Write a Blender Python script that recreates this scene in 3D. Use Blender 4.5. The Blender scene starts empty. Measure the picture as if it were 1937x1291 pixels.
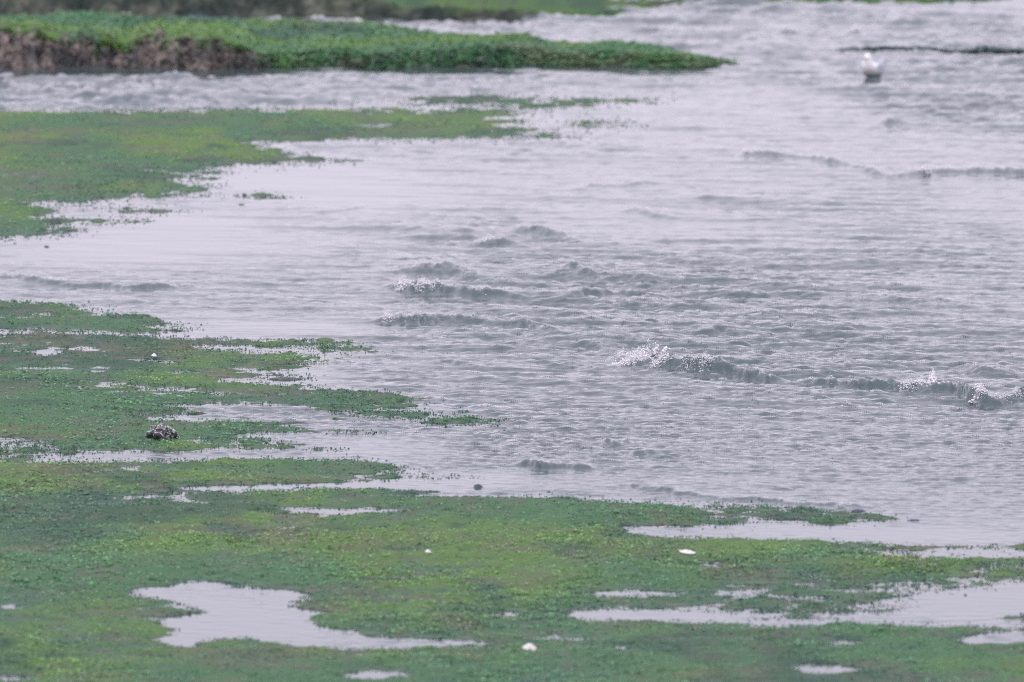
import bpy, bmesh, math, random
import numpy as np

# ------------------------------------------------------------------ camera, sky, sun, exposure
SC = bpy.context.scene
C = SC.collection
CAM_H, PITCH, HFOV = 5.75, math.radians(5.5), math.radians(7.0)
T = math.tan(HFOV / 2)
cd = bpy.data.cameras.new('camera')
cam = bpy.data.objects.new('camera', cd); C.objects.link(cam)
cam.location = (0, 0, CAM_H)
cam.rotation_euler = (math.pi / 2 - PITCH, 0, 0)
cd.sensor_width = 36.0
cd.lens = 18.0 / T
cd.clip_start, cd.clip_end = 1.0, 6000.0
cd.dof.use_dof = True
cd.dof.focus_distance = 56.0
cd.dof.aperture_fstop = 3.7
SC.camera = cam

W = bpy.data.worlds.new('World'); SC.world = W; W.use_nodes = True
nt = W.node_tree; nt.nodes.clear()
sky = nt.nodes.new('ShaderNodeTexSky'); sky.sky_type = 'NISHITA'; sky.sun_disc = False
sky.sun_elevation = math.radians(60); sky.sun_rotation = math.radians(220)
sky.air_density = 1.0; sky.dust_density = 4.0
mixn = nt.nodes.new('ShaderNodeMix'); mixn.data_type = 'RGBA'
mixn.inputs[0].default_value = 0.88                      # a closed cloud deck over the clear sky
mixn.inputs[7].default_value = (12.3, 11.3, 13.3, 1)
bg = nt.nodes.new('ShaderNodeBackground'); bg.inputs[1].default_value = 0.1
wo = nt.nodes.new('ShaderNodeOutputWorld')
nt.links.new(sky.outputs[0], mixn.inputs[6]); nt.links.new(mixn.outputs[2], bg.inputs[0])
nt.links.new(bg.outputs[0], wo.inputs[0])

sd = bpy.data.lights.new('sun', 'SUN'); sd.energy = 1.2; sd.angle = math.radians(40)
sd.color = (1.0, 0.97, 0.93)
sun = bpy.data.objects.new('sun', sd); C.objects.link(sun)
sun.rotation_euler = (math.radians(30), 0, math.radians(-40))
SC.view_settings.view_transform = 'Standard'; SC.view_settings.look = 'None'
SC.view_settings.exposure = 0.26; SC.view_settings.gamma = 1.0
SC.cycles.use_denoising = False
SC.cycles.filter_width = 1.15
SC.cycles.max_bounces = 4
SC.cycles.sample_clamp_indirect = 4.0

# ------------------------------------------------------------------ helpers
rng = np.random.default_rng(7)
CP, SP = math.cos(PITCH), math.sin(PITCH)

def proj(x, y, z=0.0):
    a = y * CP - (z - CAM_H) * SP
    b = y * SP + (z - CAM_H) * CP
    return 968.5 + 968.5 * x / a / T, 645.5 - 968.5 * b / a / T

def unproj(px, py, z=0.0):
    """ground point (at height z) seen at a place of the photograph"""
    u = (np.asarray(px, float) - 968.5) / 968.5 * T
    v = (645.5 - np.asarray(py, float)) / 968.5 * T
    dy = CP + v * SP
    dz = -SP + v * CP
    t = (z - CAM_H) / dz
    return u * t, dy * t

def ppm(y):                                               # photograph pixels per metre at a distance
    return 968.5 / (y * T)

def sstep(a, b, x):
    t = np.clip((x - a) / (b - a), 0, 1)
    return t * t * (3 - 2 * t)

class Tile:
    """periodic random field with wavelengths lmin..lmax metres, sampled bilinearly"""
    def __init__(s, seed, size, n, lmin, lmax, slope=2.0, direction=None, spread=2.0, sx=1.0, sy=1.0):
        r = np.random.default_rng(seed)
        k = np.fft.fftfreq(n, size / n)
        kx, ky = np.meshgrid(k, k)
        kk = np.hypot(kx, ky); kk[0, 0] = 1e9
        P = kk ** (-slope) * np.exp(-(kk * lmin) ** 4 * 0.5) * np.exp(-(1.0 / (kk * lmax)) ** 4 * 0.5)
        if direction is not None:
            c = np.abs((kx * direction[0] + ky * direction[1]) / kk)
            P = P * (0.04 + c ** spread)
        f = np.fft.ifft2(np.sqrt(P) * (r.standard_normal((n, n)) + 1j * r.standard_normal((n, n)))).real
        s.f = (f / f.std()).astype(np.float32); s.n = n; s.size = size; s.sx = sx; s.sy = sy
    def __call__(s, x, y):
        fx = np.asarray(x) / s.sx / s.size * s.n; fy = np.asarray(y) / s.sy / s.size * s.n
        ix = np.floor(fx).astype(int); iy = np.floor(fy).astype(int)
        tx = fx - ix; ty = fy - iy
        n = s.n; i0 = ix % n; i1 = (ix + 1) % n; j0 = iy % n; j1 = (iy + 1) % n
        f = s.f
        return (f[j0, i0] * (1 - tx) + f[j0, i1] * tx) * (1 - ty) + (f[j1, i0] * (1 - tx) + f[j1, i1] * tx) * ty

def grid_mesh(name, X, Y, Z, keep=None):
    r, c = X.shape
    idx = np.arange(r * c).reshape(r, c)
    q = np.stack([idx[:-1, :-1], idx[:-1, 1:], idx[1:, 1:], idx[1:, :-1]], -1).reshape(-1, 4)
    co = np.stack([X, Y, Z], -1).reshape(-1, 3).astype(np.float32)
    if keep is not None:
        k = keep.reshape(-1)
        q = q[k[q].any(1)]
        used = np.zeros(r * c, bool); used[q.ravel()] = True
        remap = np.cumsum(used) - 1
        q = remap[q]; co = co[used]
    return raw_mesh(name, co, q, smooth=True)

def raw_mesh(name, co, faces, smooth=False):
    """co (n,3); faces (m,k) all of the same size k"""
    me = bpy.data.meshes.new(name)
    k = faces.shape[1]; m = len(faces)
    me.vertices.add(len(co)); me.vertices.foreach_set('co', np.ascontiguousarray(co, np.float32).ravel())
    me.loops.add(m * k); me.loops.foreach_set('vertex_index', np.ascontiguousarray(faces, np.int32).ravel())
    me.polygons.add(m); me.polygons.foreach_set('loop_start', np.arange(0, m * k, k, dtype=np.int32))
    me.update(calc_edges=True)
    if smooth:
        me.polygons.foreach_set('use_smooth', np.ones(m, bool))
    return me

def color_attr(me, col):
    a = me.color_attributes.new('tint', 'FLOAT_COLOR', 'POINT')
    c = np.ones((len(col), 4), np.float32); c[:, :3] = col
    a.data.foreach_set('color', c.ravel())

def link(name, me, mat, parent=None, **props):
    o = bpy.data.objects.new(name, me); C.objects.link(o)
    if mat: me.materials.append(mat)
    if parent: o.parent = parent
    for k, v in props.items(): o[k] = v
    return o

def empty(name, loc, **props):
    o = bpy.data.objects.new(name, None); C.objects.link(o); o.location = loc
    o.empty_display_size = 0.05
    for k, v in props.items(): o[k] = v
    return o

# ------------------------------------------------------------------ materials
def new_mat(name):
    m = bpy.data.materials.new(name); m.use_nodes = True
    return m, m.node_tree, m.node_tree.nodes['Principled BSDF']

def N(t, kind, **kw):
    n = t.nodes.new(kind)
    for k, v in kw.items(): setattr(n, k, v)
    return n

def tint_mat(name, rough, spec, sheen=0.0):
    m, t, b = new_mat(name)
    a = N(t, 'ShaderNodeAttribute', attribute_name='tint')
    t.links.new(a.outputs['Color'], b.inputs['Base Color'])
    b.inputs['Roughness'].default_value = rough
    b.inputs['Specular IOR Level'].default_value = spec
    return m
M_grass = tint_mat('wet_turf_leaf', 0.42, 0.55)
_t = M_grass.node_tree; _b = _t.nodes['Principled BSDF']; _o = _t.nodes['Material Output']
_tr = N(_t, 'ShaderNodeBsdfTranslucent'); _mx = N(_t, 'ShaderNodeMixShader'); _mx.inputs[0].default_value = 0.35
_a = [n for n in _t.nodes if n.bl_idname == 'ShaderNodeAttribute'][0]
_t.links.new(_a.outputs['Color'], _tr.inputs['Color'])
_t.links.new(_b.outputs[0], _mx.inputs[1]); _t.links.new(_tr.outputs[0], _mx.inputs[2]); _t.links.new(_mx.outputs[0], _o.inputs['Surface'])
M_dry = tint_mat('dry_stalk', 0.8, 0.2)

def noise_mat(name, c1, c2, scale, rough=0.8, bump=0.3, bdist=0.01, spec=0.4, detail=6, sxyz=None, lo=0.35, hi=0.65):
    m, t, b = new_mat(name)
    g = N(t, 'ShaderNodeNewGeometry')
    src = g.outputs['Position']
    if sxyz:
        mp = N(t, 'ShaderNodeMapping'); mp.inputs['Scale'].default_value = sxyz
        t.links.new(src, mp.inputs[0]); src = mp.outputs[0]
    n = N(t, 'ShaderNodeTexNoise'); n.inputs['Scale'].default_value = scale; n.inputs['Detail'].default_value = detail
    t.links.new(src, n.inputs['Vector'])
    r = N(t, 'ShaderNodeValToRGB')
    r.color_ramp.elements[0].position = lo; r.color_ramp.elements[0].color = (*c1, 1)
    r.color_ramp.elements[1].position = hi; r.color_ramp.elements[1].color = (*c2, 1)
    t.links.new(n.outputs[0], r.inputs[0]); t.links.new(r.outputs[0], b.inputs['Base Color'])
    bp = N(t, 'ShaderNodeBump'); bp.inputs['Strength'].default_value = bump; bp.inputs['Distance'].default_value = bdist
    t.links.new(n.outputs[0], bp.inputs['Height']); t.links.new(bp.outputs[0], b.inputs['Normal'])
    b.inputs['Roughness'].default_value = rough; b.inputs['Specular IOR Level'].default_value = spec
    return m
M_mud = tint_mat('wet_mud', 0.85, 0.10)
M_bank = tint_mat('bank_soil', 0.9, 0.08)
M_stone = noise_mat('dark_stone', (0.030, 0.034, 0.036), (0.30, 0.30, 0.31), 45, 0.7, 0.8, 0.01, lo=0.50, hi=0.64)
M_barn = noise_mat('barnacle_shell', (0.45, 0.43, 0.44), (0.75, 0.72, 0.73), 60, 0.7, 0.3, 0.003)
M_weed = noise_mat('sodden_weed', (0.035, 0.05, 0.05), (0.10, 0.12, 0.115), 60, 0.6, 0.6, 0.01)
M_bluew = noise_mat('blue_black_weed', (0.03, 0.045, 0.075), (0.09, 0.12, 0.17), 60, 0.5, 0.6, 0.01)
M_shell = noise_mat('bleached_shell', (0.50, 0.46, 0.45), (0.68, 0.64, 0.65), 40, 0.5, 0.2, 0.003)
M_foam = noise_mat('water_foam', (0.66, 0.67, 0.70), (0.90, 0.88, 0.91), 70, 0.35, 0.5, 0.01)

M_water, t, b = new_mat('silty_water')
t.nodes.remove(b)
w_out = t.nodes['Material Output']
w_dif = N(t, 'ShaderNodeBsdfDiffuse'); w_dif.inputs['Color'].default_value = (0.062, 0.092, 0.097, 1)   # silt hanging in the water
w_clr = N(t, 'ShaderNodeBsdfTransparent'); w_clr.inputs['Color'].default_value = (0.80, 0.88, 0.86, 1)
w_glo = N(t, 'ShaderNodeBsdfGlossy'); w_glo.inputs['Roughness'].default_value = 0.07
w_frs = N(t, 'ShaderNodeFresnel'); w_frs.inputs['IOR'].default_value = 1.333
w_dep = N(t, 'ShaderNodeAttribute', attribute_name='clear')
w_m1 = N(t, 'ShaderNodeMixShader'); w_m2 = N(t, 'ShaderNodeMixShader')
t.links.new(w_dep.outputs['Fac'], w_m1.inputs[0]); t.links.new(w_dif.outputs[0], w_m1.inputs[1]); t.links.new(w_clr.outputs[0], w_m1.inputs[2])
t.links.new(w_frs.outputs[0], w_m2.inputs[0]); t.links.new(w_m1.outputs[0], w_m2.inputs[1]); t.links.new(w_glo.outputs[0], w_m2.inputs[2])
t.links.new(w_m2.outputs[0], w_out.inputs['Surface'])
g = N(t, 'ShaderNodeNewGeometry')
n1 = N(t, 'ShaderNodeTexNoise'); n1.inputs['Scale'].default_value = 26; n1.inputs['Detail'].default_value = 3
bp = N(t, 'ShaderNodeBump'); bp.inputs['Strength'].default_value = 0.9; bp.inputs['Distance'].default_value = 0.0042
at = N(t, 'ShaderNodeAttribute', attribute_name='chop')
mm = N(t, 'ShaderNodeMath', operation='MULTIPLY')
mpw = N(t, 'ShaderNodeMapping'); mpw.inputs['Scale'].default_value = (0.55, 1.25, 1.0)
t.links.new(g.outputs['Position'], mpw.inputs[0]); t.links.new(mpw.outputs[0], n1.inputs['Vector'])
t.links.new(n1.outputs[0], mm.inputs[0]); t.links.new(at.outputs['Fac'], mm.inputs[1])
t.links.new(mm.outputs[0], bp.inputs['Height'])
for w_ in (w_dif, w_glo, w_frs): t.links.new(bp.outputs[0], w_.inputs['Normal'])

# ------------------------------------------------------------------ the shoreline as surveyed from the photograph (photo pixels, taken to the ground plane)
LAND = [
 # middle spit
 [(-300,210),(0,208),(150,210),(300,207),(480,205),(540,203),(700,204),(850,206),(890,207),(960,211),(985,219),(1015,222),
  (950,227),(930,236),(895,249),(860,260),(760,262),(690,265),(600,267),(520,271),(500,276),(530,286),(614,297),(705,305),
  (600,307),(450,309),(395,313),(345,325),(330,340),(300,352),(230,372),(170,379),(60,378),(60,386),(80,392),(65,403),
  (95,417),(60,428),(110,436),(50,444),(0,449),(-300,455)],
 # islet strip
 [(760,196),(790,184),(830,180),(1000,183),(1040,188),(1120,186),(1200,186),(1170,194),(1120,197),(1050,199),(1000,203),(945,202),(900,197),(850,195),(800,197)],
 # left shore, upper lobe
 [(-300,560),(0,570),(90,575),(190,585),(240,600),(330,614),(330,622),(210,628),(140,622),(50,620),(0,617),(-300,612)],
 # left shore
 [(-300,630),(0,632),(70,629),(210,633),(310,637),(480,640),(600,645),(640,652),(600,657),(540,656),(430,652),(350,653),(340,657),(430,664),(520,668),
  (600,674),(590,686),(500,697),(488,702),(540,707),(590,712),(480,714),(410,719),(430,722),(580,725),(660,736),(700,750),
  (735,762),(690,766),(600,763),(540,765),(440,764),(335,764),(330,772),(400,779),(440,782),(330,786),(260,780),(180,778),(280,790),(380,795),
  (430,791),(500,797),(600,812),(560,817),(480,815),(430,822),(360,830),(400,848),(300,855),(220,850),(110,846),(60,838),(0,832),(-300,830)],
 # strip above the long channel
 [(-300,870),(0,872),(100,872),(180,866),(300,868),(480,864),(560,866),(660,871),(700,884),(740,893),(830,900),(880,904),(800,908),(700,912),
  (600,914),(500,917),(330,919),(303,925),(480,927),(560,922),(690,921),(770,928),(800,938),(900,937),(1000,939),(1100,941),(1200,949),(1300,953),(1400,963),
  (1380,972),(1390,985),(1420,994),(1300,997),(1200,990),(1150,993),(1140,1000),(1200,1009),(1290,1015),(1350,1013),(1440,1017),(1520,1023),(1600,1033),(1600,1048),
  (1660,1050),(1760,1055),(1800,1062),(1800,1075),(1730,1085),(1600,1082),(1500,1086),(1380,1090),(1350,1110),(1330,1140),(1300,1152),(1150,1152),(1060,1158),
  (1075,1166),(1200,1170),(1400,1176),(1640,1180),(1640,1176),(1700,1181),(1937,1184),(2300,1186),(2300,1600),(-300,1600)],
]
SPARSE = [
 [(200,322),(345,318),(400,330),(330,352),(240,378),(160,376)],
 [(180,392),(250,394),(380,401),(340,405),(230,400)],
 [(90,414),(280,416),(290,424),(200,424),(110,424)],
 [(80,430),(170,432),(160,440),(40,444)],
 [(410,368),(480,366),(575,373),(480,376)],
 [(1040,196),(1200,186),(1300,187),(1180,196),(1020,205),(940,204)],
 [(1060,230),(1110,227),(1215,236),(1180,243),(1090,242)],
 [(930,236),(1000,245),(1080,262),(1010,264),(930,264),(880,258)],
 [(0,612),(210,628),(330,620),(395,620),(320,630),(200,634),(0,632)],
 [(380,652),(600,650),(660,655),(640,664),(600,676),(480,668)],
 [(580,690),(600,700),(590,722),(500,722),(480,713)],
 [(480,762),(700,765),(790,780),(880,792),(980,796),(900,803),(780,799),(700,790),(590,790),(580,783),(680,781),(600,770)],
 [(180,776),(340,780),(330,792),(240,790)],
 [(600,812),(700,816),(740,822),(620,822)],
 [(400,822),(480,818),(545,838),(560,850),(400,852)],
 [(0,832),(110,846),(300,856),(500,856),(300,858),(100,862),(60,872),(0,872)],
 [(660,868),(700,872),(760,892),(700,890)],
 [(1380,958),(1560,973),(1660,980),(1560,984),(1450,978),(1380,984)],
 [(1090,984),(1390,970),(1500,988),(1420,1002),(1300,1004),(1140,1002)],
 [(1590,1026),(1680,1028),(1760,1040),(1640,1048)],
 [(1650,1034),(1937,1034),(2300,1034),(2300,1040),(1937,1040),(1700,1039)],
 [(1790,1054),(1937,1060),(2300,1062),(2300,1088),(1937,1086),(1800,1092)],
 [(1340,1082),(1800,1072),(1820,1095),(1700,1112),(1640,1130),(1600,1142),(1700,1148),(1720,1156),(1560,1158),(1440,1160),(1300,1158)],
 [(1480,1162),(1560,1166),(1630,1176),(1480,1180),(1390,1176)],
 [(1860,1168),(2300,1166),(2300,1174),(1870,1172)],
 [(560,638),(700,655),(650,672),(560,668)],[(600,725),(720,745),(800,780),(900,795),(990,797),(860,806),(700,790),(620,776)],
 [(1600,1080),(1937,1058),(2200,1058),(2200,1096),(1900,1100),(1750,1122),(1640,1142),(1480,1152)],[(120,350),(340,332),(430,350),(320,374),(120,386)],
 [(560,850),(640,845),(700,868),(600,862)],[(870,898),(940,904),(880,910),(800,908)],[(1400,955),(1600,968),(1700,984),(1560,990),(1420,985)],
 [(1540,90),(1700,89),(1860,91),(1870,95),(1560,95)],
]
DARKBAR = [[(1540,91),(1620,88),(1760,88),(1765,94),(1600,95)],[(1800,92),(1850,85),(1937,87),(2300,87),(2300,98),(1937,98),(1850,98)]]
z7 = lambda L: [(x * .3614, 841 + y * .3614) for x, y in L]
z8 = lambda L: [(650 + x * .3614, 841 + y * .3614) for x, y in L]
POOLS = [
 z7([(690,772),(760,745),(900,738),(1000,720),(1160,712),(1200,740),(1300,752),(1500,757),(1610,775),(1600,790),(1490,812),(1520,850),(1640,868),(1700,885),
     (1600,912),(1650,948),(1750,965),(1850,975),(1860,1000),(1937,1006),(2100,1010),(2250,1020),(2450,1030),(2700,1035),(2560,1048),(2200,1050),(1937,1057),(1640,1060),(1500,1042),
     (1420,1030),(1300,1000),(1050,1018),(1000,1066),(900,1056),(800,1015),(940,980),(860,925),(780,905),(1000,890),(1200,877),(1040,852),(900,812)]),
 [(160,941),(215,938),(290,938),(290,943),(200,944)],
 [(466,966),(520,960),(600,962),(700,963),(830,966),(700,970),(560,970)],
 [(-100,966),(22,964),(15,970),(-100,974)],
 [(1060,1162),(1120,1156),(1200,1157),(1320,1160),(1480,1164),(1400,1169),(1200,1170),(1080,1168)],
 [(1400,1176),(1480,1172),(1640,1172),(1600,1180),(1420,1181)],
 [(1040,1122),(1130,1119),(1290,1117),(1280,1123),(1120,1125)],
 [(640,1276),(700,1270),(770,1273),(760,1280),(660,1285)],
 [(1540,1212),(1580,1208),(1640,1212),(1620,1217),(1560,1217)],
 [(1490,1264),(1540,1255),(1620,1258),(1610,1268),(1540,1270)],
 [(1790,1212),(1840,1200),(1890,1194),(2300,1204),(2300,1214),(1860,1216)],
 [(-100,1280),(40,1277),(45,1281),(-100,1285)],
 [(640,235),(690,232),(735,236),(700,239),(650,238)],
 [(60,626),(130,621),(140,627),(80,629)],
 [(0,828),(60,826),(70,831),(0,833)],
 [(330,786),(440,788),(400,793),(330,793)],
 [(60,660),(130,655),(110,668),(55,672)],
 [(200,596),(270,604),(230,607)],
 [(300,922),(380,918),(480,917),(600,914),(700,911),(800,907),(900,903),(960,915),(900,930),(800,933),(770,926),(690,919),(560,920),(480,925),(310,929)],
 [(95,861),(200,857),(330,857),(480,857),(570,850),(700,856),(700,866),(560,862),(480,862),(300,866),(180,864)],
 [(490,703),(520,697),(600,691),(690,698),(690,712),(590,711),(540,707)],[(405,719),(450,714),(480,720),(600,720),(690,724),(640,732),(580,724),(450,722)],
 [(330,766),(400,765),(480,767),(600,774),(580,780),(700,788),(700,802),(600,806),(500,795),(430,787),(370,780)],
 [(210,634),(330,628),(400,622),(640,634),(640,642),(480,636),(310,634)],[(340,656),(430,653),(560,659),(600,668),(480,664)],
 [(480,822),(600,818),(640,830),(560,836),(540,830)],
 [(262,680),(300,676),(345,679),(340,685),(280,685)],[(320,697),(345,695),(362,698),(350,703)],[(265,731),(285,728),(312,732),(300,737)],[(320,735),(360,731),(402,736),(380,742),(330,740)],
 [(240,728),(262,726),(260,731)],[(275,700),(300,698),(296,703)],
 [(1140,998),(1200,993),(1300,996),(1400,990),(1500,985),(1500,1020),(1440,1015),(1350,1011),(1290,1012),(1200,1006)],
 [(905,1161),(960,1157),(1010,1160),(960,1165)],[(1150,1221),(1180,1217),(1207,1220),(1180,1225)],[(270,1240),(330,1236),(330,1242)],
 [(1340,1064),(1420,1062),(1420,1067),(1350,1068)],[(500,270),(600,266),(700,264),(700,300),(620,296),(560,288),(520,283)],
[(50,595),(110,594),(160,600),(70,600)],
]
# surveyed raster
RX0, RX1, RDX = -300, 2240, 3.0
RY0, RY1, RDY = 140, 1560, 1.0
rx = np.arange(RX0, RX1, RDX); ry = np.arange(RY0, RY1, RDY)
GX, GY = np.meshgrid(rx, ry)

def inside(poly, X, Y):
    P = np.array(poly, float)
    r = np.zeros(X.shape, bool)
    x0, y0 = P[-1]
    for x1, y1 in P:
        if y0 != y1:
            c = ((y0 > Y) != (y1 > Y)) & (X < (x1 - x0) * (Y - y0) / (y1 - y0) + x0)
            r ^= c
        x0, y0 = x1, y1
    return r

land = np.zeros(GX.shape, np.float32) - 1
for p in SPARSE: land[inside(p, GX, GY)] = np.maximum(land[inside(p, GX, GY)], 0.06)
for p in LAND: land[inside(p, GX, GY)] = 1
for p in SPARSE:
    k = inside(p, GX, GY) & (GY > 1080) & (GX > 1340); land[k] = np.minimum(land[k], 0.15)
for p in POOLS: land[inside(p, GX, GY)] = -1.5
# plants stand up and hide the water behind them: the ground edge lies a little nearer than their tops show
er = land.copy()
for i in range(len(ry)):
    d = int(round(0.0165 * ppm(float(unproj(968, ry[i])[1]))))
    j = max(0, i - d)
    er[i] = np.where(land[i] > 0.5, np.minimum(land[i], np.maximum(land[j], -1.0)), land[i])
def gblur(a, sx, sy):
    for ax, s in ((1, sx), (0, sy)):
        r = int(3 * s) + 1
        k = np.exp(-0.5 * (np.arange(-r, r + 1) / s) ** 2); k /= k.sum()
        pad = [(0, 0), (0, 0)]; pad[ax] = (r, r)
        ap = np.pad(a, pad, mode='edge')
        out = np.zeros_like(a)
        for i, w in enumerate(k):
            out += w * (ap[:, i:i + a.shape[1]] if ax else ap[i:i + a.shape[0]])
        a = out
    return a
FR = gblur(er, 3.5, 1.8)
MIDB = gblur(er, 8.0, 5.0)
WIDE = gblur(er, 16.0, 9.0)                               # broad shelter / wetness field

SPR = np.zeros(GX.shape, np.float32)
for p in SPARSE: SPR[inside(p, GX, GY)] = 1
SPR = gblur(SPR, 3.0, 2.0)

def samp(R, px, py):
    fx = np.clip((px - RX0) / RDX, 0, len(rx) - 1.001); fy = np.clip((py - RY0) / RDY, 0, len(ry) - 1.001)
    ix = fx.astype(int); iy = fy.astype(int); tx = fx - ix; ty = fy - iy
    return (R[iy, ix] * (1 - tx) + R[iy, ix + 1] * tx) * (1 - ty) + (R[iy + 1, ix] * (1 - tx) + R[iy + 1, ix + 1] * tx) * ty

n_a = Tile(11, 12, 512, 0.10, 1.6, 2.2, sx=1.5, sy=1.5)
n_b = Tile(12, 17, 512, 0.6, 6.0, 3.0, sx=1.0, sy=1.6)
n_c = Tile(13, 5, 512, 0.03, 0.4, 2.0)
n_e = Tile(15, 6, 512, 0.05, 0.32, 2.0, sx=3.4, sy=0.9)
n_f = Tile(16, 4, 512, 0.035, 0.09, 1.5)
n_d = Tile(14, 23, 512, 0.4, 5.0, 2.6, sx=1.0, sy=2.0)

n_w = Tile(17, 16, 512, 0.16, 1.3, 1.6, sx=5.0, sy=1.0)
def elev(x, y):
    px, py = proj(x, y)
    px = px + 26.0 * n_w(x, y) * sstep(1110, 1060, py) + 9.0 * n_w(x, y)      # the tide combs the margin into fingers
    F = samp(FR, px, py)
    wd = samp(WIDE, px, py)
    F = np.where(py < 150, -1, F)
    F2 = np.where(py < 150, -1, samp(MIDB, px, py))
    z = np.where(F > 0, 0.0035 * F + 0.010 * sstep(0.1, 0.9, F2), 0.04 * F * (0.28 + 0.72 * sstep(-0.25, -0.95, F2)))
    z = z + 0.0055 * n_a(x, y) * (0.25 + 0.75 * sstep(-0.9, -0.1, F)) + (0.0018 * n_c(x, y) + 0.0062 * n_e(x, y)) * sstep(-0.97, -0.4, np.maximum(F2, F)) * sstep(-1.45, -1.0, F)
    z = z + samp(SPR, px, py) * (0.0075 * n_e(x + 4, y) - 0.002) * sstep(0.75, 0.3, F)
    z = z + np.where(wd > 0.3, 0.011 * np.maximum(0, wd - 0.3) * (1.0 + 0.9 * n_b(x, y)), 0) * sstep(0.0, 0.7, F)
    return z

# ------------------------------------------------------------------ water
crests = [  # (photo points of the crest foot, px height there), front width, back width
 ([(1095,656,0),(1125,660,12),(1160,668,12),(1200,696,20),(1245,699,20),(1290,702,24),(1340,708,20),(1420,716,15),(1500,726,12),(1570,730,14),(1640,740,14),
   (1700,746,22),(1760,744,26),(1800,744,26),(1850,762,22),(1890,768,20),(1937,764,22),(2060,775,15)], .075, .26),
 ([(690,608,0),(740,614,14),(800,616,13),(850,617,10),(900,620,8),(950,626,9),(990,626,14),(1060,640,8),(1090,640,0)], .09, .4),
 ([(720,548,0),(770,553,14),(820,560,16),(860,560,14),(910,566,14),(960,566,8),(1000,570,0)], .09, .5),
 ([(700,525,0),(780,522,10),(850,524,14),(930,540,10),(980,548,0)], .25, .6),
 ([(960,448,0),(1000,444,14),(1060,452,10),(1110,462,0)], .18, .5),
 ([(880,470,0),(920,470,12),(960,468,9),(990,468,0)], .10, .4),
 ([(1030,530,0),(1090,526,10),(1140,530,10),(1220,540,6),(1260,545,0)], .2, .6),
 ([(1040,570,0),(1100,564,12),(1160,560,12),(1230,566,6),(1270,566,0)], .12, .5),
 ([(1390,298,0),(1435,296,16),(1480,300,10),(1560,308,10),(1620,318,12),(1680,338,16),(1750,338,14),(1800,332,12),(1860,334,14),(1937,332,14),(2050,335,8)], .14, .6),
 ([(-60,530,9),(30,530,9),(110,538,8),(200,545,7),(290,549,10),(350,545,8),(370,545,0)], .08, .3),
 ([(1080,362,0),(1120,360,9),(1220,352,6),(1260,352,0)], .15, .6),
 ([(1160,410,0),(1200,405,12),(1250,416,8),(1290,420,0)], .18, .6),
 ([(970,890,0),(990,889,9),(1050,890,9),(1110,888,7),(1130,888,0)], .05, .2),
 ([(1130,842,0),(1150,840,9),(1200,846,5),(1220,846,0)], .05, .2),
 ([(1180,866,0),(1210,862,7),(1260,860,4),(1290,858,0)], .06, .2),
 ([(1110,918,0),(1200,923,4),(1260,931,5),(1340,945,7),(1450,955,6),(1560,962,7),(1640,965,5),(1670,965,0)], .05, .2),
 ([(1640,243,0),(1685,242,14),(1720,243,9),(1760,241,4),(1800,241,0)], .2, .6),
 ([(1420,219,0),(1447,218,8),(1470,218,0)], .15, .5),
 ([(1050,294,0),(1085,292,9),(1120,294,7),(1150,296,0)], .18, .6),
 ([(1600,76,0),(1622,75,10),(1650,74,6),(1680,74,0)], .3, .9),
 ([(1455,70,0),(1490,68,9),(1520,67,8),(1545,67,0)], .3, .9),
 ([(1540,582,0),(1660,572,5),(1760,582,7),(1840,588,5),(1870,588,0)], .14, .6),
 ([(1190,640,0),(1235,641,9),(1270,642,0)], .08, .3),
 ([(1300,625,0),(1340,628,7),(1400,627,5),(1440,627,0)], .10, .4),
 ([(780,690,0),(850,689,8),(880,695,5),(930,697,0)], .08, .3),
 ([(1540,700,0),(1600,690,5),(1640,692,0)], .15, .4),
 ([(1480,795,0),(1540,790,6),(1600,786,6),(1650,786,0)], .12, .4),
 ([(1820,700,0),(1860,715,14),(1900,718,8),(1937,722,0)], .14, .5),
 ([(690,396,4),(600,402,4),(500,404,0)][::-1], .07, .2),
]
WD = np.array([-0.60, -0.80])
t_big = Tile(21, 27.0, 1024, 0.45, 2.4, 3.4, WD, 4.0)
t_mid = Tile(22, 9.0, 1024, 0.08, 0.19, 1.3, np.array([-0.2, -0.98]), 3.5, sx=1.6, sy=1.0)
t_loc = Tile(27, 13.0, 512, 0.3, 0.9, 2.6, np.array([-0.35, -0.94]), 4.0, sx=1.9)
t_sml = Tile(23, 4.3, 1024, 0.03, 0.11, 2.0, np.array([-0.15, -0.99]), 2.0, sx=1.5)
t_gust = Tile(24, 60, 512, 2.5, 20.0, 3.0, sx=1.0, sy=2.4)
t_jit = Tile(25, 14, 512, 0.35, 2.0, 2.6)
t_fin = Tile(26, 4, 512, 0.03, 0.12, 2.0)

# places where the bottom is a hand's breadth down and the wind cannot reach: surveyed from the photograph
calm_pts = [(560,330,180,40),(650,370,200,34),(250,480,260,30),(520,620,240,22),(700,850,200,36),(900,905,260,22),(1500,1000,220,18),(1700,1010,160,14),(1850,1050,120,12),
            (1850,1140,200,50),(400,1180,300,90),(1250,1165,300,14),(420,340,120,40),(560,710,90,40),(330,430,150,40),(1200,195,160,14),(600,925,400,14)]
def chop_amt(px, py, x, y):
    a = np.ones_like(px)
    for cx, cy, w, h in calm_pts:
        a = a * (1 - 0.80 * np.exp(-(((px - cx) / w) ** 2 + ((py - cy) / h) ** 2) ** 1.3))
    wd = samp(WIDE, px, py)
    a = a * (1 - 0.85 * sstep(-0.98, -0.3, np.where(py < 160, -1, wd)))
    a = a * (0.68 + 0.32 * np.maximum(sstep(250, 1000, px), sstep(230, 190, py)))
    a = a * (1 - 0.75 * sstep(122, 129, py) * sstep(150, 138, py) * sstep(1420, 1340, px))
    a = a * np.clip(0.98 + 0.42 * t_gust(x, y), 0.35, 1.9)
    return a

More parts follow.
